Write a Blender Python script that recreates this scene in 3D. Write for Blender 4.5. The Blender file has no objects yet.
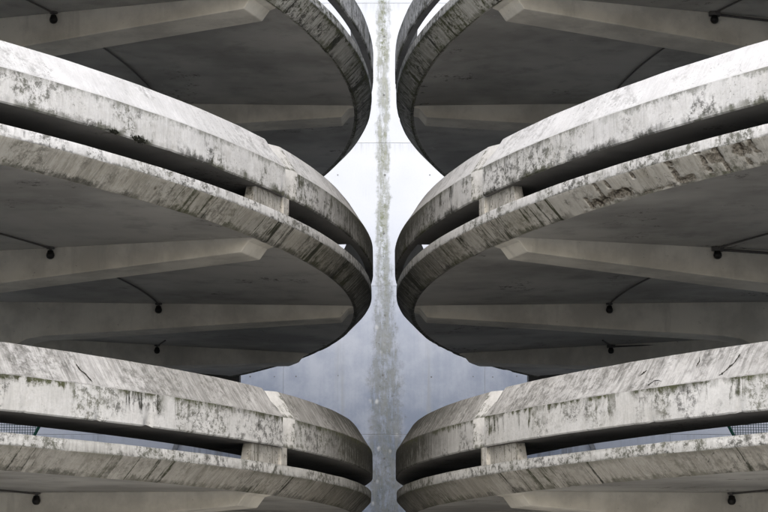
import bpy, math, random
from mathutils import Vector, noise
random.seed(7)
R = math.radians
scene = bpy.context.scene
COL = scene.collection
ZC = 1.6                                   # eye height above the ground

# ------------------------------------------------------------------ dimensions (metres)
CX, CD, RO = -17.348, 29.82, 17.164       # centre and radius of the round decks (left tower, right is its mirror)
LEVELS = [ZC + 1.635, ZC + 4.635, ZC + 7.635]
BEAM0 = 19.7                               # angle of the first visible beam, beams every 19.5 degrees
WALL_Y = 43.0

# ------------------------------------------------------------------ node helper
class NG:
    def __init__(self, name):
        self.m = bpy.data.materials.new(name); self.m.use_nodes = True
        self.t = self.m.node_tree; self.t.nodes.clear()
        self.out = self.n('ShaderNodeOutputMaterial'); self.b = self.n('ShaderNodeBsdfPrincipled')
        self.t.links.new(self.b.outputs[0], self.out.inputs[0])
        self.b.inputs['Roughness'].default_value = .88
        self.b.inputs['Specular IOR Level'].default_value = .25
    def n(self, kind): return self.t.nodes.new(kind)
    def put(self, sock, v):
        if hasattr(v, 'is_linked') or isinstance(v, bpy.types.NodeSocket): self.t.links.new(v, sock)
        else: sock.default_value = v
    def math(self, op, a, b=0.0, c=0.0, clamp=False):
        n = self.n('ShaderNodeMath'); n.operation = op; n.use_clamp = clamp
        self.put(n.inputs[0], a); self.put(n.inputs[1], b); self.put(n.inputs[2], c)
        return n.outputs[0]
    def add(self, a, b): return self.math('ADD', a, b)
    def sub(self, a, b): return self.math('SUBTRACT', a, b)
    def mul(self, a, b, clamp=False): return self.math('MULTIPLY', a, b, clamp=clamp)
    def sat(self, a): return self.math('ADD', a, 0.0, clamp=True)
    def ramp(self, v, lo, hi, a=0.0, b=1.0):      # smooth step from a to b
        n = self.n('ShaderNodeMapRange'); n.interpolation_type = 'SMOOTHSTEP'
        self.put(n.inputs[0], v); self.put(n.inputs[1], lo); self.put(n.inputs[2], hi); self.put(n.inputs[3], a); self.put(n.inputs[4], b)
        return n.outputs[0]
    def uv(self):
        if not hasattr(self, '_uv'):
            n = self.n('ShaderNodeUVMap'); n.uv_map = 'UVMap'
            s = self.n('ShaderNodeSeparateXYZ'); self.t.links.new(n.outputs[0], s.inputs[0])
            self._uv = (s.outputs[0], s.outputs[1])
        return self._uv
    def obj(self):
        if not hasattr(self, '_ob'):
            self._ob = self.n('ShaderNodeTexCoord').outputs['Object']
            s = self.n('ShaderNodeSeparateXYZ'); self.t.links.new(self._ob, s.inputs[0]); self._oxyz = s.outputs
        return self._ob
    def vec(self, x, y, z=0.0):
        n = self.n('ShaderNodeCombineXYZ')
        for i, q in enumerate((x, y, z)): self.put(n.inputs[i], q)
        return n.outputs[0]
    def noise(self, v, scale, detail=4.0, rough=.6, dist=0.0):
        n = self.n('ShaderNodeTexNoise'); self.t.links.new(v, n.inputs['Vector'])
        n.inputs['Scale'].default_value = scale; n.inputs['Detail'].default_value = detail
        n.inputs['Roughness'].default_value = rough; n.inputs['Distortion'].default_value = dist
        return n.outputs[0]
    def voro(self, v, scale):
        n = self.n('ShaderNodeTexVoronoi'); self.t.links.new(v, n.inputs['Vector']); n.inputs['Scale'].default_value = scale
        return n.outputs['Distance']
    def mix(self, f, a, b):
        n = self.n('ShaderNodeMix'); n.data_type = 'RGBA'
        self.put(n.inputs[0], f)
        for s, q in ((n.inputs[6], a), (n.inputs[7], b)):
            if isinstance(q, tuple): s.default_value = (*q, 1)
            else: self.t.links.new(q, s)
        return n.outputs[2]
    def attr(self, name):
        n = self.n('ShaderNodeAttribute'); n.attribute_name = name
        return n.outputs['Fac']
    def finish(self, color, bump=None, strength=.3, dist=.01):
        if isinstance(color, tuple): self.b.inputs[0].default_value = (*color, 1)
        else: self.t.links.new(color, self.b.inputs[0])
        if bump is not None:
            n = self.n('ShaderNodeBump'); n.inputs['Strength'].default_value = strength; n.inputs['Distance'].default_value = dist
            self.t.links.new(bump, n.inputs['Height']); self.t.links.new(n.outputs[0], self.b.inputs['Normal'])
        return self.m

BLACK = (.022, .022, .016); MOSS = (.055, .06, .022); BROWN = (.12, .09, .055)

def rim_mat(name, base, dirty, width, seed, lines=.3, drips=.5, drip_len=.6, mould=.4, flecks=.4, top_edge=0.0, low_edge=0.0, tip=.6, clear=None, green=.3, drip_f=5.0):
    """weathered cast concrete of a rim face: u = metres along the rim from the tip, v = 0 top edge .. 1 bottom edge"""
    g = NG(name); u, v = g.uv(); us = g.add(u, seed)
    vm = g.mul(v, width)
    p = g.vec(us, vm, seed)
    def one(f, off, d=4.0, r=.6): return g.noise(g.vec(us, 0.0, seed + off), f, d, r)
    big = g.noise(p, .5, 4.0, .6); med = g.noise(p, 2.6, 6.0, .68); fine = g.noise(p, 34.0, 4.0, .75); grain = g.noise(p, 150.0, 2.0)
    grit = g.noise(p, 9.0, 7.0, .82)
    tipm = g.ramp(u, 6.0, .4)  # darker towards the tip: dirt, with the facing tower's shade painted in
    zone = g.math('MAXIMUM', g.ramp(one(.75, 5.0, 3.0), .42, .53), g.mul(tipm, tip))
    if clear: zone = g.mul(zone, g.ramp(u, clear[0], clear[1], 1.0, .18))
    # large uneven tone, cloudy patches of dirt
    col = g.mix(g.ramp(med, .34, .68), base, tuple(c * .84 for c in base))
    col = g.mix(g.mul(g.ramp(g.add(g.mul(big, .6), g.mul(grit, .42)), .46, .6), .62), col, dirty)
    # thin rain lines down the face
    wn = g.mul(g.sub(med, .5), .05)
    l1 = g.noise(g.vec(g.add(us, wn), g.mul(vm, .09), seed + 3.1), 15.0, 3.0, .6)
    l2 = g.noise(g.vec(g.add(us, wn), g.mul(vm, .14), seed + 8.3), 42.0, 2.0, .6)
    ln = g.ramp(g.add(g.mul(l1, .6), g.mul(l2, .4)), .44, .6)
    col = g.mix(g.mul(g.mul(ln, g.ramp(big, .35, .6, .35, 1.0)), lines), col, tuple(c * .5 for c in dirty))
    col = g.mix(g.mul(g.ramp(l1, .57, .7), .3), col, tuple(min(.8, c * 1.14) for c in base))
    col = g.mix(g.mul(g.mul(g.ramp(g.add(u, g.mul(g.sub(med, .5), 5.0)), 6.0, 3.2), g.ramp(grit, .36, .58, .5, 1.0)), tip * .75), col, tuple(c * .42 for c in dirty))  # broad grime near the tip, mixed with painted shade
    dark = g.mix(g.ramp(g.noise(p, 1.3, 3.0), .4, .6, 0, green * 2), BLACK, MOSS)
    # separate drips, each of its own length, from the top edge down
    uw = g.add(us, g.mul(one(.7, 41.0, 3.0), 2.2))
    dn = g.noise(g.vec(g.add(uw, g.mul(wn, 1.4)), g.mul(vm, .05), seed + 21), drip_f, 5.0, .78)
    ln2 = g.mul(one(drip_f * 1.7, 31.0, 3.0, .7), 1.7)
    dm = g.mul(g.ramp(g.add(dn, g.mul(g.sub(med, .5), .16)), .52, .585), g.ramp(g.sub(g.add(g.mul(ln2, drip_len * 1.3), g.mul(g.sub(grit, .5), .6)), v), -.1, .22))
    dm = g.mul(g.mul(dm, zone), g.ramp(g.add(grit, g.mul(fine, .3)), .48, .72, .35, 1.0))
    col = g.mix(g.sat(g.mul(dm, drips)), col, dark)
    # grainy mould in loose colonies
    mm = g.mul(g.ramp(grit, .47, .58), g.ramp(g.add(g.mul(g.noise(p, 1.15, 4.0, .62), 1.0), g.mul(zone, .1)), .5, .6))
    col = g.mix(g.mul(mm, mould), col, dark)
    tm = g.mul(g.mul(g.ramp(g.add(u, g.mul(g.sub(grit, .5), 3.0)), 5.6, 1.4), tip), g.ramp(g.add(g.add(g.mul(grit, .45), g.mul(l1, .35)), g.mul(g.sub(.6, v), .12)), .31, .52, .45, 1.25))
    col = g.mix(g.math('MINIMUM', g.sat(g.mul(tm, 1.5)), .93), col, tuple(c * 1.5 for c in BLACK))  # tip darkening: part mould, part shade of the other tower as colour
    # growth along the upper and lower edges
    wob = g.sub(g.add(g.mul(l1, .35), g.mul(grit, .7)), .5)
    if top_edge:
        e = g.mul(g.ramp(g.add(v, g.mul(wob, 1.5)), .02, .26, 1.0, 0.0), g.ramp(one(1.1, 13.0), .38, .52))
        col = g.mix(g.sat(g.mul(e, top_edge)), col, g.mix(.5, dark, MOSS))
    if low_edge:
        e = g.mul(g.ramp(g.add(v, g.mul(wob, 1.2)), .76, .98), g.ramp(one(1.5, 23.0), .4, .55))
        col = g.mix(g.sat(g.mul(e, low_edge)), col, dark)
    # flecks of lichen
    fl = g.mul(g.ramp(g.noise(p, 24.0, 5.0, .8), .57, .64), g.ramp(g.noise(p, 1.7, 4.0), .47, .6))
    col = g.mix(g.mul(fl, flecks), col, dark)
    # hairline cracks
    cr = g.math('ABSOLUTE', g.sub(g.noise(p, 1.4, 6.0, .62, .6), .5))
    crm = g.mul(g.ramp(cr, .005, .001), g.ramp(g.noise(p, .7, 2.0), .55, .62))
    col = g.mix(g.mul(crm, .7), col, BLACK)
    # broken concrete, where the mesh itself is broken out
    sp = g.attr('spall')
    scol = g.mix(g.ramp(g.noise(p, 30.0, 5.0, .75), .38, .62), (.06, .05, .038), (.27, .245, .20))
    scol = g.mix(g.ramp(sp, .74, .97), scol, (.03, .022, .014))
    col = g.mix(g.ramp(g.add(sp, g.mul(g.sub(grit, .5), .25)), .12, .34), col, scol)
    col = g.mix(g.mul(g.ramp(fine, .38, .68), .16), col, tuple(c * .42 for c in base))
    h = g.add(g.add(g.mul(med, .6), g.mul(fine, .4)), g.add(g.mul(grain, .12), g.mul(grit, .4)))
    return g.finish(col, h, .55, .014)

def soffit_mat(name, base, seed, stain=.35, joints=True):
    g = NG(name); p = g.obj(); 
    big = g.noise(p, .45, 4.0, .6); med = g.noise(p, 1.9, 5.0, .65); fine = g.noise(p, 30.0, 3.0, .7)
    col = g.mix(g.ramp(big, .36, .64), base, tuple(c * .62 for c in base))
    col = g.mix(g.mul(g.ramp(med, .5, .7), stain), col, tuple(c * .35 for c in base))
    pk = g.mul(g.ramp(g.noise(p, 8.0, 6.0, .8), .54, .6), g.ramp(g.noise(p, .8, 3.0), .58, .64))
    col = g.mix(g.mul(pk, .75), col, (.03, .024, .018))
    lt = g.mul(g.ramp(g.noise(p, 10.0, 4.0, .7, .5), .62, .68), g.ramp(g.noise(p, .8, 2.0, .5, 1.0), .6, .68))
    col = g.mix(g.mul(lt, .5), col, tuple(min(.7, c * 2.0) for c in base))
    return g.finish(col, g.add(g.add(g.mul(med, .5), g.mul(fine, .25)), g.mul(pk, -.5)), .4, .012)

def beam_mat(name, base):
    g = NG(name); p = g.obj(); g.obj()
    s = g.n('ShaderNodeSeparateXYZ'); g.t.links.new(p, s.inputs[0])
    med = g.noise(p, 1.4, 5.0, .62); fine = g.noise(p, 34.0, 3.0, .7)
    dr = g.noise(g.vec(g.mul(s.outputs[0], 5.0), g.mul(s.outputs[1], 5.0), g.mul(s.outputs[2], .8)), 1.0, 4.0, .6)
    col = g.mix(g.ramp(med, .36, .66), base, tuple(c * .72 for c in base))
    col = g.mix(g.mul(g.ramp(dr, .55, .75), .35), col, tuple(c * .5 for c in base))
    pk = g.ramp(g.noise(p, 14.0, 4.0, .75), .66, .72)
    col = g.mix(g.mul(pk, .5), col, (.05, .04, .03))
    return g.finish(col, g.add(g.mul(med, .5), g.mul(fine, .3)), .35, .01)

def stained_mat(name, base):
    g = NG(name); p = g.obj(); s = g.n('ShaderNodeSeparateXYZ'); g.t.links.new(p, s.inputs[0])
    a = g.noise(p, 4.0, 7.0, .75); st = g.noise(g.vec(g.mul(s.outputs[0], 14.0), g.mul(s.outputs[1], 14.0), g.mul(s.outputs[2], 1.2)), 1.0, 5.0, .7)
    col = g.mix(g.ramp(a, .36, .64), base, tuple(c * .68 for c in base))
    col = g.mix(g.mul(g.ramp(st, .5, .62), .65), col, (.10, .095, .07))
    col = g.mix(g.mul(g.ramp(g.noise(p, 18.0, 5.0, .8), .54, .62), .7), col, (.04, .04, .03))
    return g.finish(col, a, .5, .015)

def flat_mat(name, color, rough=.6, metal=0.0, var=.25):
    g = NG(name); p = g.obj()
    col = g.mix(g.ramp(g.noise(p, 18.0, 4.0, .6), .35, .65), color, tuple(c * (1 - var) for c in color))
    g.b.inputs['Roughness'].default_value = rough; g.b.inputs['Metallic'].default_value = metal
    return g.finish(col)

def wall_mat():
    g = NG('painted_wall_concrete'); p = g.obj(); s = g.n('ShaderNodeSeparateXYZ'); g.t.links.new(p, s.inputs[0])
    x, z = s.outputs[0], s.outputs[2]
    base = (.53, .56, .615)
    big = g.noise(p, .35, 4.0, .6); med = g.noise(p, 1.7, 5.0, .65); fine = g.noise(p, 26.0, 3.0, .7)
    vs = g.noise(g.vec(g.mul(x, 3.2), 0.0, g.mul(z, .16)), 1.0, 5.0, .65)        # long vertical washes
    vs2 = g.noise(g.vec(g.mul(x, 11.0), 3.0, g.mul(z, .5)), 1.0, 4.0, .65)
    low = g.ramp(z, 11.0, 6.2)                                                   # shade painted into the lower wall, patchy
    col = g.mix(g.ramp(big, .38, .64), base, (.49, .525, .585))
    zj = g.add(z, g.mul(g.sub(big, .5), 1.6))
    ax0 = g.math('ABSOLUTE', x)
    tower_shade = g.add(g.add(g.ramp(zj, 10.2, 7.4, 0, .5), g.ramp(zj, 7.6, 4.6, 0, .34)), g.add(g.math('LESS_THAN', z, JOINTS[2], 0), 0) if False else g.mul(g.math('LESS_THAN', z, JOINTS[2]), .16))
    tower_shade = g.mul(tower_shade, g.ramp(ax0, 4.8, 3.2, .2, 1.0))  # strongest between the towers: their shade put into the wall colour
    shadem = g.mul(tower_shade, g.ramp(g.add(g.mul(vs, .25), g.add(g.mul(med, .5), g.mul(big, .25))), .38, .6, .7, 1.08))
    col = g.mix(g.sat(shadem), col, (.205, .245, .32))
    # grey water marks left by single drips
    col = g.mix(g.mul(g.mul(g.ramp(vs2, .6, .76), g.ramp(big, .42, .6)), .28), col, (.3, .31, .33))
    wig = g.mul(g.sub(g.noise(g.vec(0.0, 0.0, z), 1.4, 4.0, .6), .5), .22)
    ax = g.math('ABSOLUTE', g.add(x, g.add(wig, g.ramp(z, 5.5, 10.0, -.03, .02))))
    wid = g.ramp(z, 5.0, 10.0, .42, .17)
    core = g.ramp(g.add(g.math('DIVIDE', ax, wid), g.mul(g.sub(g.noise(p, 3.2, 7.0, .8), .5), 1.9)), 1.0, .55)
    bl = g.noise(p, 5.5, 6.0, .72); bl2 = g.noise(g.vec(g.mul(x, 9.0), 1.0, g.mul(z, 1.6)), 1.0, 6.0, .75)
    cm = g.mul(core, g.ramp(g.add(g.mul(bl, .3), g.mul(bl2, .75)), .4, .6))
    col = g.mix(g.mul(cm, .8), col, g.mix(g.ramp(z, 7.5, 10.5), g.mix(g.ramp(bl2, .4, .62), (.08, .09, .075), (.19, .205, .205)), g.mix(g.ramp(bl2, .4, .62), (.06, .07, .035), (.23, .245, .2))))
    mossm = g.mul(g.mul(g.ramp(g.math('DIVIDE', ax, wid), .75, .1), g.ramp(g.noise(p, 9.0, 5.0, .8), .47, .58)), g.ramp(g.noise(g.vec(0.0, 7.0, z), .6, 2.0), .36, .52))
    col = g.mix(g.mul(g.mul(mossm, g.ramp(z, 7.2, 10.0, .25, 1.0)), .75), col, (.095, .11, .04))
    dk = g.mul(g.mul(core, g.ramp(g.noise(p, 14.0, 5.0, .8), .58, .66)), .75)
    col = g.mix(dk, col, (.05, .05, .04))
    # pale lime blooms inside the stain
    wv = g.mul(g.ramp(g.add(g.voro(g.vec(g.mul(x, 1.0), .3, g.mul(z, .75)), 4.6), g.mul(g.sub(bl, .5), .25)), .26, .06), .6)
    col = g.mix(g.mul(g.mul(g.mul(wv, core), g.ramp(z, 10.5, 7.0)), g.ramp(med, .4, .6)), col, (.62, .64, .66))
    # side stains, both sides of the middle
    sx = g.math('ABSOLUTE', g.sub(g.math('ABSOLUTE', x), .93))
    sidem = g.mul(g.mul(g.ramp(sx, .16, .02), g.ramp(vs2, .44, .62)), g.ramp(z, 7.8, 6.2))
    col = g.mix(g.mul(sidem, .55), col, (.27, .29, .3))
    sx2 = g.math('ABSOLUTE', g.sub(g.math('ABSOLUTE', x), 3.55))
    sm2 = g.mul(g.ramp(sx2, .75, .3), g.ramp(vs2, .38, .62))
    col = g.mix(g.mul(g.mul(sm2, g.ramp(z, 5.9, 5.0)), .75), col, (.14, .15, .16))
    # grimy line under the pour joints
    for jz in JOINTS:
        jm = g.ramp(g.sub(jz, z), .3, 0.0)
        jm = g.mul(g.mul(jm, g.ramp(g.sub(jz, z), -.01, .005)), g.ramp(vs2, .45, .7))
        col = g.mix(g.mul(jm, .35), col, (.25, .26, .27))
    col = g.mix(g.mul(g.ramp(fine, .45, .75), .1), col, (.3, .31, .32))
    h = g.add(g.mul(med, .5), g.add(g.mul(fine, .3), g.mul(bl, .2)))
    return g.finish(col, h, .25, .01)

# ------------------------------------------------------------------ mesh helpers
def mesh_obj(name, verts, faces, mats, mi=None, uvs=None, parent=None, smooth=None, spall=None):
    me = bpy.data.meshes.new(name); me.from_pydata(verts, [], faces)
    for m in (mats if isinstance(mats, (list, tuple)) else [mats]): me.materials.append(m)
    if mi: me.polygons.foreach_set('material_index', mi)
    if uvs:
        l = me.uv_layers.new(name='UVMap'); flat = [c for f in uvs for q in f for c in q]; l.data.foreach_set('uv', flat)
    if spall:
        a = me.attributes.new('spall', 'FLOAT', 'POINT'); a.data.foreach_set('value', spall)
    me.update()
    if smooth is not None:
        me.polygons.foreach_set('use_smooth', [True] * len(me.polygons)); me.set_sharp_from_angle(angle=R(smooth))
    o = bpy.data.objects.new(name, me); COL.objects.link(o)
    if parent: o.parent = parent
    return o

def tag(o, label=None, cat=None, group=None, kind=None):
    for k, v in (('label', label), ('category', cat), ('group', group), ('kind', kind)):
        if v: o[k] = v
    return o

def empty(name, loc):
    o = bpy.data.objects.new(name, None); COL.objects.link(o); o.location = loc; return o

def zsoff(r):                                    # underside of a deck: lowest at the rim, rising inwards
    return -.314 + .012 * (17.0 - r)

class Solid:
    """collects boxes, prisms and tubes, ends as one mesh"""
    def __init__(self): self.v = []; self.f = []; self.m = []
    def hull(self, pts, quads, mi=0):
        b = len(self.v); self.v += [tuple(p) for p in pts]; self.f += [tuple(b + i for i in q) for q in quads]; self.m += [mi] * len(quads)
    def box(self, x0, x1, y0, y1, z0, z1, mi=0):
        self.hull([(x0, y0, z0), (x1, y0, z0), (x1, y1, z0), (x0, y1, z0), (x0, y0, z1), (x1, y0, z1), (x1, y1, z1), (x0, y1, z1)],
                  [(0, 3, 2, 1), (4, 5, 6, 7), (0, 1, 5, 4), (1, 2, 6, 5), (2, 3, 7, 6), (3, 0, 4, 7)], mi)
    def tube(self, pts, r, n=10, mi=0):
        pts = [Vector(p) for p in pts]; b = len(self.v)
        for i, p in enumerate(pts):
            d = (pts[min(i + 1, len(pts) - 1)] - pts[max(i - 1, 0)]).normalized()
            a = d.cross(Vector((0, 0, 1))); a = a.normalized() if a.length > 1e-3 else Vector((1, 0, 0)); c = d.cross(a)
            for k in range(n):
                t = 2 * math.pi * k / n; self.v.append(tuple(p + (a * math.cos(t) + c * math.sin(t)) * r))
        for i in range(len(pts) - 1):
            for k in range(n):
                self.f.append((b + i * n + k, b + i * n + (k + 1) % n, b + (i + 1) * n + (k + 1) % n, b + (i + 1) * n + k)); self.m.append(mi)
        e = b + (len(pts) - 1) * n
        self.f += [tuple(b + k for k in range(n - 1, -1, -1)), tuple(e + k for k in range(n))]; self.m += [mi, mi]
    def lathe(self, prof, c, n=14, mi=0):
        b = len(self.v)
        for r, z in prof:
            for k in range(n):
                t = 2 * math.pi * k / n; self.v.append((c[0] + r * math.cos(t), c[1] + r * math.sin(t), c[2] + z))
        for i in range(len(prof) - 1):
            for k in range(n):
                self.f.append((b + i * n + k, b + i * n + (k + 1) % n, b + (i + 1) * n + (k + 1) % n, b + (i + 1) * n + k)); self.m.append(mi)
        self.f += [tuple(b + k for k in range(n - 1, -1, -1)), tuple(b + (len(prof) - 1) * n + k for k in range(n))]; self.m += [mi, mi]
    def build(self, name, mats, parent=None, smooth=None, bevel=0.0):
        o = mesh_obj(name, self.v, self.f, mats, self.m, parent=parent, smooth=smooth)
        if bevel:
            md = o.modifiers.new('edge', 'BEVEL'); md.width = bevel; md.segments = 2; md.limit_method = 'ANGLE'; md.angle_limit = R(40)
        return o

def hnoise(x, y, z): return noise.noise(Vector((x, y, z)))

# ------------------------------------------------------------------ world, light, camera
w = bpy.data.worlds.new('World'); scene.world = w; w.use_nodes = True
nt = w.node_tree; bg = nt.nodes['Background']
sky = nt.nodes.new('ShaderNodeTexSky'); sky.sky_type = 'NISHITA'; sky.sun_disc = False
SUN_EL, SUN_AZ = 38.0, 180.0                     # high, behind the camera, behind cloud
sky.sun_elevation = R(SUN_EL); sky.sun_rotation = R(SUN_AZ); sky.air_density = 1.0; sky.dust_density = 2.8; sky.ozone_density = 1.0
nt.links.new(sky.outputs[0], bg.inputs[0]); bg.inputs[1].default_value = .14
ld = bpy.data.lights.new('sun', 'SUN'); ld.energy = 1.0; ld.angle = R(45); ld.color = (1, .985, .96)
lo = bpy.data.objects.new('sun', ld); COL.objects.link(lo)
lo.rotation_euler = (R(90 - SUN_EL), 0, 0); lo.location = (0, -20, 40)

cam = bpy.data.cameras.new('camera'); co = bpy.data.objects.new('camera', cam); COL.objects.link(co)
co.location = (0, 0, ZC); co.rotation_euler = (math.pi / 2 + .170, 0, 0)
cam.sensor_width = 36; cam.lens = 36 * 2041.612 / 768; cam.clip_end = 2000; cam.clip_start = .1
scene.camera = co
vs = scene.view_settings; vs.view_transform = 'Standard'; vs.look = 'None'; vs.exposure = .95; vs.gamma = 1.0; vs.use_curve_mapping = False

# ------------------------------------------------------------------ ground
g = NG('unseen_bounce_ground'); p = g.obj()
g_col = g.mix(g.ramp(g.noise(p, .3, 4.0), .4, .62), (.43, .425, .40), (.50, .49, .46))  # ground out of view, lightened to bounce light up under the decks
g_m = g.finish(g.mix(g.mul(g.noise(p, 60.0, 2.0), .3), g_col, (.15, .15, .15)), g.noise(p, 60.0, 2.0), .3)
gr = mesh_obj('ground', [(-600, -600, 0), (600, -600, 0), (600, 600, 0), (-600, 600, 0)], [(0, 1, 2, 3)], g_m); tag(gr, kind='structure')

# ------------------------------------------------------------------ back wall
JOINTS = [ZC + z for z in (.45, 3.566, 6.732, 9.855, 12.986, 16.11, 19.2)]
XJ = [-45, -31, -20.3, -17.1, -13.4, -9.7, -6.02, -2.13, 2.13, 6.02, 9.7, 13.4, 17.1, 20.3, 31, 45]
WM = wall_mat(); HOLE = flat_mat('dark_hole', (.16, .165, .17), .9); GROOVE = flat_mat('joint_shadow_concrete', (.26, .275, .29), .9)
s = Solid()
zs = [0] + JOINTS + [22.0]
s.box(-45, 45, WALL_Y + .005, WALL_Y + .5, 0, 22, 2)
for i in range(len(XJ) - 1):
    for j in range(len(zs) - 1):
        gx = .002; gz = .0025
        x0, x1, z0, z1 = XJ[i] + gx, XJ[i + 1] - gx, zs[j] + gz, zs[j + 1] - gz
        off = .001 * random.uniform(-1, 1)
        y = WALL_Y + off
        s.hull([(x0, y + .006, z0), (x1, y + .006, z0), (x1, y + .006, z1), (x0, y + .006, z1), (x0 + .006, y, z0 + .006), (x1 - .006, y, z0 + .006), (x1 - .006, y, z1 - .006), (x0 + .006, y, z1 - .006)],
               [(4, 5, 6, 7), (0, 1, 5, 4), (1, 2, 6, 5), (2, 3, 7, 6), (3, 0, 4, 7)])
# tie holes: flat dark discs just in front of the face
HX = [0.0, .98, 1.86, 2.32, 2.82, 3.75, 4.7]
for z0 in (ZC + 3.04, ZC + 4.8):
    for k in range(-1, 4):
        z = z0 + 3.06 * k
        for hx in HX:
            for sg in ((-1, 1) if hx else (1,)):
                x = sg * hx + random.uniform(-.03, .03); zz = z + random.uniform(-.02, .02)
                r = random.uniform(.012, .02) if hx else .025
                s.hull([(x + r * math.cos(t * math.pi / 5), WALL_Y - .0045, zz + r * math.sin(t * math.pi / 5)) for t in range(10)], [tuple(range(10))], 1)
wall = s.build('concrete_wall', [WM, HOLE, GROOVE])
tag(wall, 'tall pale bluish concrete wall with dark mossy stain down its middle, behind the decks', 'wall')

# ------------------------------------------------------------------ rim materials per level
WHITE = (.74, .73, .70); GREY = (.50, .485, .45); TAN = (.42, .40, .35)
M = {}
for side, sd in (('left', 0.0), ('right', 140.0)):
    M[side] = [
        dict(top=rim_mat('parapet_slope', (.52, .515, .50), (.26, .255, .235), .41, 11 + sd, lines=.62, drips=.3, drip_len=.8, mould=.45, flecks=.5, tip=.7, green=.1),
             face=rim_mat('parapet_face', (.60, .60, .585), (.43, .425, .40), .36, 17 + sd, lines=.25, drips=1.1, drip_len=.55, mould=.75, flecks=.5, top_edge=1.1, tip=1.05, green=.4),
             band=rim_mat('slab_edge', (.60, .60, .58), (.36, .355, .33), .12, 23 + sd, lines=.4, drips=.5, mould=.8, flecks=.8, tip=.4, low_edge=.5, top_edge=.3),
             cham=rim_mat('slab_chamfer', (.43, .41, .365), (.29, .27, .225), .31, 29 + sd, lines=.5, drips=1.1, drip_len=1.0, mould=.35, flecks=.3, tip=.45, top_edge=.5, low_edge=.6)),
        dict(top=rim_mat('parapet_slope', (.70, .70, .695), (.52, .52, .51), .41, 31 + sd, lines=.22, drips=.2, mould=.35, flecks=.7, tip=.4, clear=(6.0, 8.0), green=.1),
             face=rim_mat('parapet_face', (.66, .66, .65), (.50, .495, .47), .36, 37 + sd, lines=.25, drips=1.1, drip_len=.5, mould=.8, flecks=.7, low_edge=.9, top_edge=.7, tip=.9, clear=(6.2, 8.5)),
             band=rim_mat('slab_edge', (.70, .70, .69), (.46, .455, .43), .12, 41 + sd, lines=.3, drips=.5, mould=.8, flecks=1.0, tip=.4, low_edge=.6),
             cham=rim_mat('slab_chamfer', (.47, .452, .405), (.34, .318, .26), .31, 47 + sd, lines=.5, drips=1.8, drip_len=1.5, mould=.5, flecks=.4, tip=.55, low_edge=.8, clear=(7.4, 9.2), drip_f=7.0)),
        dict(top=rim_mat('parapet_slope', (.66, .655, .64), (.45, .44, .41), .41, 51 + sd, lines=.4, drips=.5, tip=.5),
             face=rim_mat('parapet_face', (.64, .64, .625), (.42, .42, .40), .36, 57 + sd, lines=.5, drips=1.3, drip_len=.9, mould=.6, flecks=.5, top_edge=.6, low_edge=.9, tip=.22),
             band=rim_mat('slab_edge', (.60, .60, .58), (.28, .275, .25), .12, 61 + sd, lines=.5, drips=.8, mould=1.0, flecks=.9, tip=.4, low_edge=.8),
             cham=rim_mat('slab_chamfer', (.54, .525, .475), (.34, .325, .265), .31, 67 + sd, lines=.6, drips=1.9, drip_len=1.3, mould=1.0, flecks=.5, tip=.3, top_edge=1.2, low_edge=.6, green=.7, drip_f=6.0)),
    ]
SOFF = soffit_mat('deck_soffit', (.44, .43, .40), 1.0)
BEAM = beam_mat('beam_concrete', (.66, .63, .555))
DARKC = soffit_mat('shaded_concrete', (.16, .155, .145), 2.0)  # darker concrete copy: shade under parapets and in joints put into its colour
DECKTOP = flat_mat('deck_surface', (.42, .42, .40), .9)
POST = stained_mat('post_concrete', (.50, .485, .445))
LIGHTEND = rim_mat('clean_joint_concrete', (.58, .58, .565), (.42, .42, .40), .36, 77, lines=.3, drips=.6, mould=.8, flecks=.5, tip=0, low_edge=.8)

CRACKM = flat_mat('crack_shadow', (.03, .028, .022), .95, 0, .4)

def phis(a, b, step):
    n = max(2, int(abs(b - a) / step + .5)); return [a + (b - a) * i / n for i in range(n + 1)]

PH_MIN, PH_MAX = -31.5, 211.5                    # the round decks are cut straight at the back, short of the wall
RI = 10.6                                        # radius of the open well in the middle
FINE0, FINE1 = -12.0, 39.0

def ring_angles(a, b):
    out = []
    for lo_, hi_, st in ((PH_MIN, FINE0, .7), (FINE0, FINE1, .13), (FINE1, PH_MAX, 1.2)):
        x0, x1 = max(a, lo_), min(b, hi_)
        if x1 - x0 > 1e-6:
            q = phis(x0, x1, st); out += q if not out else q[1:]
    return out

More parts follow.
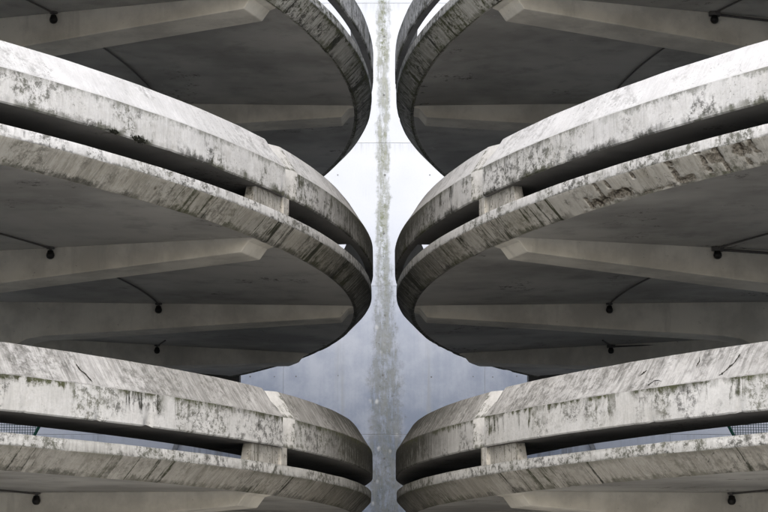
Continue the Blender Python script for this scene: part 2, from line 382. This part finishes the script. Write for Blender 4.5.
def make_tower(side):
    sx = 1 if side == 'left' else -1
    sd = 0.0 if side == 'left' else 50.0
    root = empty('parking_tower', (sx * CX, CD, 0))
    tag(root, 'left round concrete parking tower with stacked weathered decks and moss under its middle parapet' if side == 'left' else
        'right round concrete parking tower with stacked weathered decks and a broken middle deck edge', 'parking garage')
    mats = M[side]

    def pol(r, ph, z):                            # local to the tower's base
        a = R(ph); return (sx * r * math.cos(a), -r * math.sin(a), z)

    def sweep(name, rows, ang, mlist, z0, spallf=None, closed=True, caps=True, mat_of=None, rough=1.0, seed=0.0, smooth=28, notch=False, recess=0.0, thin=None):
        """rows: (radius, z, tag, v, chip) around the section; faces between row i and i+1 use rows[i] tag as material"""
        nr = len(rows); V = []; S = []
        for ph in ang:
            u = R(ph) * RO
            for (r, z, t, v, chip) in rows:
                dr = dz = 0.0; sp = 0.0
                if thin and t == 'in' and ph < thin: r = max(r, RO - .085 - max(0.0, z - .534) * .7)
                if chip:
                    q = hnoise(u * 1.1 + seed, z * 3 + sd, 3.3) * .006 * rough
                    c = hnoise(u * 4.3 + seed, z * 2 + 9.1 + sd, 1.7) + .6 * hnoise(u * 13.0, z * 2 + sd, seed)
                    c = max(0.0, c - .42) * .05 * chip * rough
                    dr = q - c; dz = hnoise(u * 1.7, z * 3 + 4.4, sd + seed) * .004 * rough + c * (.6 if v < .5 else .9) * (0 if t is None else 1) * (1 if chip > 0 else -1)
                if recess and r > RO - .3: dr -= recess * max(0.0, (ph - ang[0]) / (ang[-1] - ang[0])) ** 1.2; dz -= (recess * .1 * (ph - ang[0]) / (ang[-1] - ang[0])) if t == 'top' and v < .5 else 0
                if notch and t == 'top' and v < .5 and r < RO - .05 and ph - ang[0] < .4: dr -= .02 * (1 - (ph - ang[0]) / .4); dz -= .025 * (1 - (ph - ang[0]) / .4)
                if spallf:
                    dd, sp = spallf(ph, t, v)
                    dr -= dd * .7; dz += dd * .7
                V.append(pol(r + dr, ph, z0 + z + dz)); S.append(sp)
        F = []; MI = []; UV = []
        for i in range(len(ang) - 1):
            u0, u1 = R(ang[i]) * RO, R(ang[i + 1]) * RO
            for j in range(nr if closed else nr - 1):
                k = (j + 1) % nr
                a, b, c, d = i * nr + j, i * nr + k, (i + 1) * nr + k, (i + 1) * nr + j
                v0, v1 = rows[j][3], rows[j][5] if len(rows[j]) > 5 else rows[k][3]
                if v1 < v0 and v1 == 0.0: v1 = 1.0
                q = [(a, (u0, v0)), (b, (u0, v1)), (c, (u1, v1)), (d, (u1, v0))]
                if sx > 0: q = q[::-1]
                F.append(tuple(x[0] for x in q)); UV.append([x[1] for x in q]); MI.append(mlist.index(mat_of[rows[j][2]]) if rows[j][2] in mat_of else 0)
        if caps and closed:
            for i, rev in ((0, sx > 0), (len(ang) - 1, sx < 0)):
                ids = [i * nr + j for j in range(nr)]; us = R(ang[i]) * RO
                if not rev: ids = ids[::-1]
                F.append(tuple(ids)); UV.append([(us, .5)] * nr); MI.append(mlist.index(mat_of['cap']) if 'cap' in mat_of else 0)
        me = mesh_obj(name, V, F, mlist, MI, UV, root, smooth, S)
        return me

    # cracks where bars show through the middle deck's chamfer (right tower): along the section, at these angles
    cracks = [(27.4, .5, 1.0, .45), (28.45, .05, .95, .3), (29.15, .05, .9, .32), (29.9, .6, .85, .4), (30.66, .02, .3, .3), (32.7, .08, .95, .5), (34.26, .0, 1.0, .4), (35.1, .0, 1.0, .4), (36.17, .03, .95, .5), (36.7, 0, .5, .3)]
    pats = [(28.2, .82, 1.2, .2, .72), (29.5, .68, .8, .18, .66), (31.2, .95, 1.3, .07, .45), (33.1, .82, .7, .14, .5), (34.7, .3, .55, .26, .5), (36.2, .3, .5, .3, .5)]
    def spall_right(ph, t, v):
        if t != 'cham' or ph < 26 or ph > 39: return 0.0, 0.0
        best = 0.0
        for a, v0, v1, wd in cracks:
            if v0 <= v <= v1:
                off = hnoise(v * 5, a, 2.0) * .09
                wloc = .27 * wd * (1.0 + 1.3 * hnoise(v * 5, a * 3, 5.0) + .8 * hnoise(v * 19, ph * 9, 5.0))
                best = max(best, (1.0 - abs(ph - a - off) / max(.06, wloc)) * .85)
        for a, vc, wa, wv, st in pats:
            e = ((ph - a) / wa) ** 2 + ((v - vc) / wv) ** 2
            e += 1.0 * hnoise(ph * 3.2, v * 5.0, a) + .8 * hnoise(ph * 11, v * 14.0, a)
            best = max(best, (1.0 - e) * st)
        best = max(0.0, min(1.0, best * 1.35))
        return best * .032, best
    def spall_left(ph, t, v):
        if t != 'cham' or ph < 17 or ph > 34: return 0.0, 0.0
        best = 0.0
        for a, v0, v1, wd in ((29.2, .3, .85, .1),):
            if v0 <= v <= v1:
                best = max(best, 1 - abs(ph - a + (v - .5) * .5 - hnoise(v * 6, a, 1.0) * .15) / (.11 * wd + .02))
        return max(0, best) * .02, max(0, best) * .9

    full = ring_angles(PH_MIN, PH_MAX)
    zB, zC = -.117, -.341; rC = RO - .218
    for li, z0 in enumerate(LEVELS):
        mm = mats[li]
        # ---- deck slab: outer edge band, splayed underside, soffit, upper surface, one closed ring
        rows = [(RO - .006, .0, 'band', 0.0, .4), (RO, -.012, 'band', .1, .8), (RO, -.06, 'band', .5, .3), (RO, zB + .01, 'band', .9, .6), (RO - .004, zB, 'cham', 0.0, .8)]
        for k in range(1, 12):
            t = k / 12; rows.append((RO - .218 * t, zB + (zC - zB) * t, 'cham', t, 0))
        rows += [(rC, zC, 'lip', 0.0, 1.7), (rC - .03, zC + .004, 'lip', .2, .5), (rC - .05, zC + .018, 'soff', 0, 0)] + [(r, zsoff(r), 'soff', 0, 0) for r in (16.85, 15.0, 13.0, 11.5)] + [(RI, zsoff(RI), 'up', 0, 0), (RI, .08, 'up', 0, 0),
                 (RO - 1.3, .08, 'up', 0, 0), (RO - 1.36, 0.0, 'up', 0, 0)]
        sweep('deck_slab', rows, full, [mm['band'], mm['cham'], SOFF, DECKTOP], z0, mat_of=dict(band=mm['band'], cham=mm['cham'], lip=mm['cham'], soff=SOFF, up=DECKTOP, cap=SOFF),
              spallf=(spall_right if side == 'right' else spall_left) if li == 1 else None, seed=li * 7.0)

        # ---- parapet: hollow planter-like segments, jointed every 40 degrees
        zE, zF, zG = .207, .564, .903; rG = RO - .212
        wp = .52 if li == 2 else .95
        bounds = [PH_MIN, -20.0, 19.85, 60.0, 100, 140, 180, PH_MAX]
        for bi in range(len(bounds) - 1):
            a, b = bounds[bi] + .05, bounds[bi + 1] - .05
            dro = .018 + (.01 if bounds[bi] == 19.85 else 0.0) + random.uniform(-.004, .004)
            dzo = random.uniform(-.004, .004)
            ang = ring_angles(a, b)
            inn = [(RO - wp, zE, 'in', 0, 0), (RO - wp - .02, zG - .03, 'in', 0, 0), (RO - wp + .06, zG - .03, 'in', 0, 0), (RO - wp + .1, zG - .12, 'in', 0, 0), (RO - .4, zG - .12, 'in', 0, 0), (RO - .38, zG, 'in', 0, 0)]
            if li == 2: inn = [(RO - .085, zE, 'in', 0, 0), (RO - .095, zF - .03, 'in', 0, 0), (RO - .32, zG, 'in', 0, 0)]
            def prow(o): return [(RO - .018 + o, zE, 'low', 1.0, .6)] + inn + [
                    (rG - .012 + o, zG, 'top', 0.0, .5), (rG + o, zG - .012, 'top', .04, .5), (rG + .072 + o, zG - .125, 'top', .35, .12), (rG + .143 + o, zG - .238, 'top', .7, .12), (RO - .006 + o, zF + .01, 'top', .96, .5),
                    (RO + o, zF - .006, 'face', 0.02, .5), (RO + o, zF - .12, 'face', .33, .12), (RO + o, zF - .24, 'face', .67, .12), (RO + o, zE + .014, 'face', .97, .9)]
            # flat clean return at the joint end, as a piece of its own
            e_ = None
            if bounds[bi + 1] == 19.85 or bounds[bi + 1] == 60.0 or bounds[bi + 1] == -20.0:
                e_ = b; b2 = b - 1.15
                ang = ring_angles(a, b2)
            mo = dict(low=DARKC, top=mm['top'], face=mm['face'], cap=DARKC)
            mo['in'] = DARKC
            seg = sweep('parapet_segment', [(r, z + dzo, t, v, c) for r, z, t, v, c in prow(dro)], ang, [mm['top'], mm['face'], DARKC, LIGHTEND], z0, mat_of=mo, seed=li * 5.0 + bi, notch=bounds[bi] == 19.85, thin=8.6 if li == 1 and bi == 1 else None)
            if e_ is not None:
                mo2 = dict(low=DARKC, top=LIGHTEND, face=LIGHTEND, cap=DARKC); mo2['in'] = DARKC
                jo = sweep('end_return', [(r, z + dzo, t, v, c) for r, z, t, v, c in prow(dro + .006)], phis(b2 + .004, e_, .12), [LIGHTEND, DARKC], z0, mat_of=mo2, seed=li * 5.0 + bi + 40, recess=.1 if bounds[bi + 1] == 19.85 else 0.0)
                jo.parent = seg
            # support under the joint
            if bi + 1 < len(bounds) - 1 and bounds[bi + 1] < 120:
                j = bounds[bi + 1]
                def block(nm, p0, p1, r1, r0, flare):
                    sm = Solid(); n = 6
                    for i in range(n + 1):
                        ph = p0 + (p1 - p0) * i / n
                        fl = flare * max(0, (i / n - .75) * 4)
                        sm.v += [pol(r1, ph + fl, z0 - .001), pol(r1, ph, z0 + zE + .004), pol(r0, ph, z0 + zE + .004), pol(r0, ph + fl, z0 - .001)]
                    for i in range(n):
                        o_ = 4 * i
                        for k in range(4):
                            q = (o_ + k, o_ + (k + 1) % 4, o_ + 4 + (k + 1) % 4, o_ + 4 + k); sm.f.append(q if sx < 0 else q[::-1]); sm.m.append(0)
                    q = (0, 3, 2, 1); sm.f.append(q if sx < 0 else q[::-1]); q = tuple(4 * n + k for k in range(4)); sm.f.append(q if sx < 0 else q[::-1]); sm.m += [0, 0]
                    return sm.build(nm, POST, root, bevel=.008)
                block('support_block', j - .1, j + 2.35, RO - .05, RO - .17, .25)
                block('support_block', j - .7, j - .1, RO - .012, RO - .3, 0)

        # ---- radial beams, deeper towards the centre, with a sloping nose
        for k in range(-3, 12):
            ph = BEAM0 + 19.5 * k
            if ph < PH_MIN + 2 or ph > PH_MAX - 2: continue
            hw = .30; sm = Solid(); a = R(ph)
            er = Vector((sx * math.cos(a), -math.sin(a), 0)); et = Vector((-sx * math.sin(a), -math.cos(a), 0))   # et: towards growing angle
            def dep(r): return .175 + .0745 * (16.75 - r)
            st = [(16.9, .03), (16.82, .05), (16.72, dep(16.72))] + [(r, dep(r)) for r in (16.0, 15.0, 14.0, 13.0, 12.4)] + [(12.15, dep(12.15) + .03), (11.95, dep(11.95) + .12), (11.77, dep(11.7) + .34), (11.65, dep(11.6) + .75)]
            st += [(RI + .03, dep(11.6) + .75)]
            n = len(st)
            for r, d in st:
                jz = hnoise(r * 2.1, ph, li + sd) * .006; zt = z0 + zsoff(r) + .004
                sm.v += [tuple(er * r + et * hw + Vector((0, 0, zt))), tuple(er * r - et * hw + Vector((0, 0, zt))), tuple(er * r - et * (hw - .01) + Vector((0, 0, zt - d + jz))), tuple(er * r + et * (hw - .01) + Vector((0, 0, zt - d + jz)))]
            for i in range(n - 1):
                for q in range(4):
                    f = (4 * i + q, 4 * i + (q + 1) % 4, 4 * i + 4 + (q + 1) % 4, 4 * i + 4 + q); sm.f.append(f if sx < 0 else f[::-1]); sm.m.append(0)
            f = (0, 3, 2, 1); sm.f.append(f if sx < 0 else f[::-1]); f = tuple(4 * (n - 1) + q for q in range(4)); sm.f.append(f if sx < 0 else f[::-1]); sm.m += [0, 0]
            sm.build('beam', BEAM, root, bevel=.012)

        # ---- straight back strip of the deck with its edge beam, on both sides of the well
        for far in (0, 1):
            def fl(p): return (p[0] if not far else sx * -abs(p[0]) if False else -p[0], p[1], p[2])
            yb = 38.77 - CD
            top = [pol(RO - .3, PH_MIN, 0), (sx * (RO - .3) * math.cos(R(PH_MIN)), yb, 0), (sx * RI * math.cos(R(-57.5)), yb, 0)]
            top += [pol(RI, -57.5 + (PH_MIN + 57.5) * t / 8, 0) for t in range(9)]
            top = [fl(p) for p in top]; n = len(top); s2 = Solid()
            s2.v = [(p[0], p[1], z0 + .077) for p in top] + [(p[0], p[1], z0 + zsoff(RI) - .004) for p in top]
            s2.f = [tuple(range(n)), tuple(range(2 * n - 1, n - 1, -1))] + [(k, k + n, (k + 1) % n + n, (k + 1) % n) for k in range(n)]; s2.m = [0] * len(s2.f)
            s2.build('back_slab', SOFF, root)
            s2 = Solid(); xs = sorted([fl((sx * (RO - .05) * math.cos(R(PH_MIN)), 0, 0))[0], fl((sx * RI * math.cos(R(-57.5)), 0, 0))[0]])
            s2.box(xs[0], xs[1], yb + .003, yb + .38, z0 - .5, z0 + .08)
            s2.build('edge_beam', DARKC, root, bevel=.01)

    # ---- gashes in the sloping tops of the lowest parapets
    cr = [[(33.37, .4), (33.33, .5), (33.27, .6), (33.11, .68), (33.04, .8), (32.93, .92)]] if side == 'left' else [
        [(34.95, .97), (35.14, .86), (35.28, .75), (35.36, .66), (35.49, .58), (35.56, .42), (35.61, .28)], [(31.4, .95), (31.58, .86), (31.73, .78), (31.95, .79), (32.15, .84)], [(31.73, .76), (31.85, .9), (31.97, .99)], [(30.69, .55), (30.85, .45), (30.98, .38)], [(33.6, .2), (33.7, .35), (33.65, .5)]]
    for ci, pts in enumerate(cr):
        V = []; F = []; fine_ = []
        for (p0, v0), (p1, v1) in zip(pts, pts[1:]):
            for t in range(6): fine_.append((p0 + (p1 - p0) * t / 6, v0 + (v1 - v0) * t / 6))
        fine_.append(pts[-1])
        for i, (ph, v) in enumerate(fine_):
            e = min(i, len(fine_) - 1 - i) / 4; wdt = (.006 + .012 * abs(hnoise(i * .6, ci, sd)) * 2) * min(1, .25 + e)
            q = hnoise(i * .8, ci + 9.0, sd) * .03
            for sg_ in (-1, 1):
                pv = v + q + sg_ * wdt / .41 * .6; pp = ph + sg_ * math.degrees(wdt / RO) * .8
                r = RO + .018 - .212 * (1 - pv) + .006; z = LEVELS[0] + .903 - .339 * pv + .004
                V.append(pol(r, pp, z))
        for i in range(len(fine_) - 1): F.append((2 * i, 2 * i + 1, 2 * i + 3, 2 * i + 2))
        mesh_obj('crack', V, F, CRACKM, parent=root)
    # ---- columns carrying the beams, and the closed core of the tower
    for k in range(-3, 12):
        ph = BEAM0 + 19.5 * k
        if ph < PH_MIN + 2 or ph > PH_MAX - 2: continue
        sm = Solid(); sm.lathe([(.42, 0), (.42, LEVELS[2] - .9)], pol(11.2, ph, 0), 20); sm.build('column', BEAM, root, 40)
    return root, pol

LAMPG = flat_mat('dark_lamp_glass', (.012, .011, .01), .35); CONDUIT = flat_mat('grey_conduit', (.09, .085, .08), .5)
def make_lamp(side, li, ph, r, label, off=.36, inward=False, arc=17.0):
    """round bulkhead lamp hung at the near face of a beam, with its conduit along the soffit"""
    sx = 1 if side == 'left' else -1
    z = LEVELS[li] + zsoff(r) - .002
    def pol(r_, p_, z_): a = R(p_); return Vector((sx * (CX + r_ * math.cos(a)), CD - r_ * math.sin(a), z_))
    base = pol(r, ph, z)
    root = empty('ceiling_lamp', base); tag(root, label, 'lamp', 'round lamps under the decks')
    sm = Solid(); sm.lathe([(.016, -.035), (.036, -.044), (.042, -.068), (.049, -.082), (.052, -.106), (.041, -.135), (.018, -.149)], (0, 0, 0), 16); sm.build('globe', LAMPG, root, 50)
    sm = Solid(); sm.lathe([(.05, 0), (.05, -.02), (.02, -.026), (.018, -.05)], (0, 0, 0), 14); sm.build('mounting_plate', CONDUIT, root, 50)
    sm = Solid()
    pts = [pol(r + .0, ph + arc * t / 14, z - .016) - base for t in range(15)]
    sm.tube(pts, .012, 8)
    if inward: sm.tube([pol(r - 3.2 * t / 4, ph + .02, z - .03) - base for t in range(5)], .017, 8); sm.box(-.07, .07, -.05, .05, -.05, -.002)
    sm.build('conduit', CONDUIT, root, 50)
    return root

make_tower('left'); make_tower('right')

BF = BEAM0 + 1.38
NAMES = {('left', 2): 'uppermost deck of the left tower', ('left', 1): 'middle deck of the left tower', ('left', 0): 'lowest deck of the left tower',
         ('right', 2): 'uppermost deck of the right tower', ('right', 1): 'middle deck of the right tower', ('right', 0): 'lowest deck of the right tower'}
for side in ('left', 'right'):
    inn = side == 'right'
    make_lamp(side, 2, BF, 14.15, 'small dark round lamp on the nearest beam under the ' + NAMES[(side, 2)], inward=inn)
    make_lamp(side, 2, BF - 19.5, 14.05, 'small dark lamp on the second beam under the ' + NAMES[(side, 2)])
    make_lamp(side, 1, BF, 14.2, 'small dark round lamp on the nearest beam under the ' + NAMES[(side, 1)], inward=inn)
    make_lamp(side, 1, BF - 19.5, 14.07, 'small dark round lamp on the second beam under the ' + NAMES[(side, 1)], arc=11.0)
    make_lamp(side, 1, BF - 39.2, 14.22, 'small dark round lamp on the farthest beam under the ' + NAMES[(side, 1)], inward=inn, arc=3.0)
    make_lamp(side, 0, BF, 14.1, 'small dark round lamp on the beam under the ' + NAMES[(side, 0)], inward=False)

# ------------------------------------------------------------------ green mesh fences and leaning braces seen through the lowest gap
GREEN = flat_mat('green_fence_paint', (.03, .16, .12), .5); GWIRE = flat_mat('green_fence_wire', (.015, .06, .045), .6)
for sx, nm in ((-1, 'left'), (1, 'right')):
    root = empty('mesh_fence', (sx * 7.6, 38.95, LEVELS[0] + .08))
    tag(root, 'green wire mesh fence with slanted frame inside the lowest gap of the %s tower' % nm, 'fence')
    H = 2.3
    def edge(z): return -sx * (1.05 + (z - 1.73) * .51)        # slanted inner edge
    sm = Solid(); sm.tube([(edge(0), 0, 0), (edge(H), 0, H)], .03, 8); sm.tube([(sx * 3, 0, H), (edge(H), 0, H)], .025, 8); sm.tube([(sx * 3, 0, .05), (edge(.05), 0, .05)], .025, 8); sm.tube([(sx * 3, 0, 0), (sx * 3, 0, H)], .03, 8)
    sm.build('frame', GREEN, root, 50)
    sm = Solid()
    k = 0
    while k * .05 < H:
        z = k * .05; xe = edge(z); x0, x1 = min(xe, sx * 3), max(xe, sx * 3)
        sm.box(x0, x1, -.004, .004, z - .005, z + .005); k += 1
    x = -1.3
    while x < 3.0:
        X = sx * x; z0 = max(0, (-x - 1.05) / .51 + 1.73)          # height where the slanted edge crosses
        if z0 < H: sm.box(X - .005, X + .005, .005, .012, z0, H)
        x += .05
    sm.build('wire_mesh', GWIRE, root)
    br = Solid(); br.hull([(-.05, -.05, 0), (.05, -.05, 0), (.05, .05, 0), (-.05, .05, 0), (-.05 - sx * .7, -.05, 1.9), (.05 - sx * .7, -.05, 1.9), (.05 - sx * .7, .05, 1.9), (-.05 - sx * .7, .05, 1.9)],
                       [(0, 3, 2, 1), (4, 5, 6, 7), (0, 1, 5, 4), (1, 2, 6, 5), (2, 3, 7, 6), (3, 0, 4, 7)])
    b = br.build('slanted_strut', flat_mat('grey_strut', (.22, .23, .24), .8), None, bevel=.006); b.location = (sx * 4.96, 42.94, LEVELS[0] + .08)
    tag(b, 'slim slanted grey strut against the wall, in the lowest gap of the %s tower' % nm, 'strut')

# ------------------------------------------------------------------ moss tufts hanging under the left middle parapet
MOSSM = flat_mat('dark_moss', (.014, .015, .009), .95, 0, .5)
def make_tuft(ph, size, label):
    a = R(ph); z = LEVELS[1] + .225
    root_p = (CX + (RO + .012) * math.cos(a), CD - (RO + .012) * math.sin(a), z)
    V = []; F = []
    rnd = random.Random(int(ph * 100))
    n1, n2 = 28, 12
    for i in range(n1 + 1):
        for k in range(n2):
            x = (i / n1 * 2 - 1); t = 2 * math.pi * k / n2
            rr = math.sqrt(max(0, 1 - x * x)) * (.55 + .75 * abs(hnoise(x * 5 + ph, math.cos(t) * 1.5, math.sin(t) * 1.5 + size)) * 2)
            u = x * .16 * size; o = math.cos(t) * .018 * rr * size; h = math.sin(t) * .03 * rr * size
            V.append((-math.sin(a) * u + math.cos(a) * o, -math.cos(a) * u - math.sin(a) * o, h + .004))
    for i in range(n1):
        for k in range(n2): F.append((i * n2 + k, i * n2 + (k + 1) % n2, (i + 1) * n2 + (k + 1) % n2, (i + 1) * n2 + k))
    for i in range(500):
        u = max(-.17, min(.17, rnd.gauss(0, .075))) * size; h = rnd.gauss(.006, .017 if abs(u) < .08 * size else .008) * size; o = abs(rnd.gauss(0, .008)) * size
        c = Vector((-math.sin(a) * u + math.cos(a) * o, -math.cos(a) * u - math.sin(a) * o, h))
        d = Vector((rnd.gauss(0, 1), rnd.gauss(0, 1), rnd.gauss(-.4, 1))).normalized(); e = d.orthogonal().normalized()
        L = rnd.uniform(.007, .017) * size; W = L * .45
        b = len(V); V += [tuple(c - e * W), tuple(c + e * W), tuple(c + d * L)]; F.append((b, b + 1, b + 2))
    o = mesh_obj('moss_tuft', V, F, MOSSM); o.location = root_p
    tag(o, label, 'moss', 'moss tufts on the left middle parapet')
make_tuft(32.2, .75, 'smaller dark moss tuft under the left middle parapet, left of the bigger tuft')
make_tuft(30.76, 1.0, 'bigger dark moss tuft on the lower edge of the left middle parapet')

# ------------------------------------------------------------------ render settings
scene.render.engine = 'CYCLES'
scene.cycles.max_bounces = 8; scene.cycles.diffuse_bounces = 5
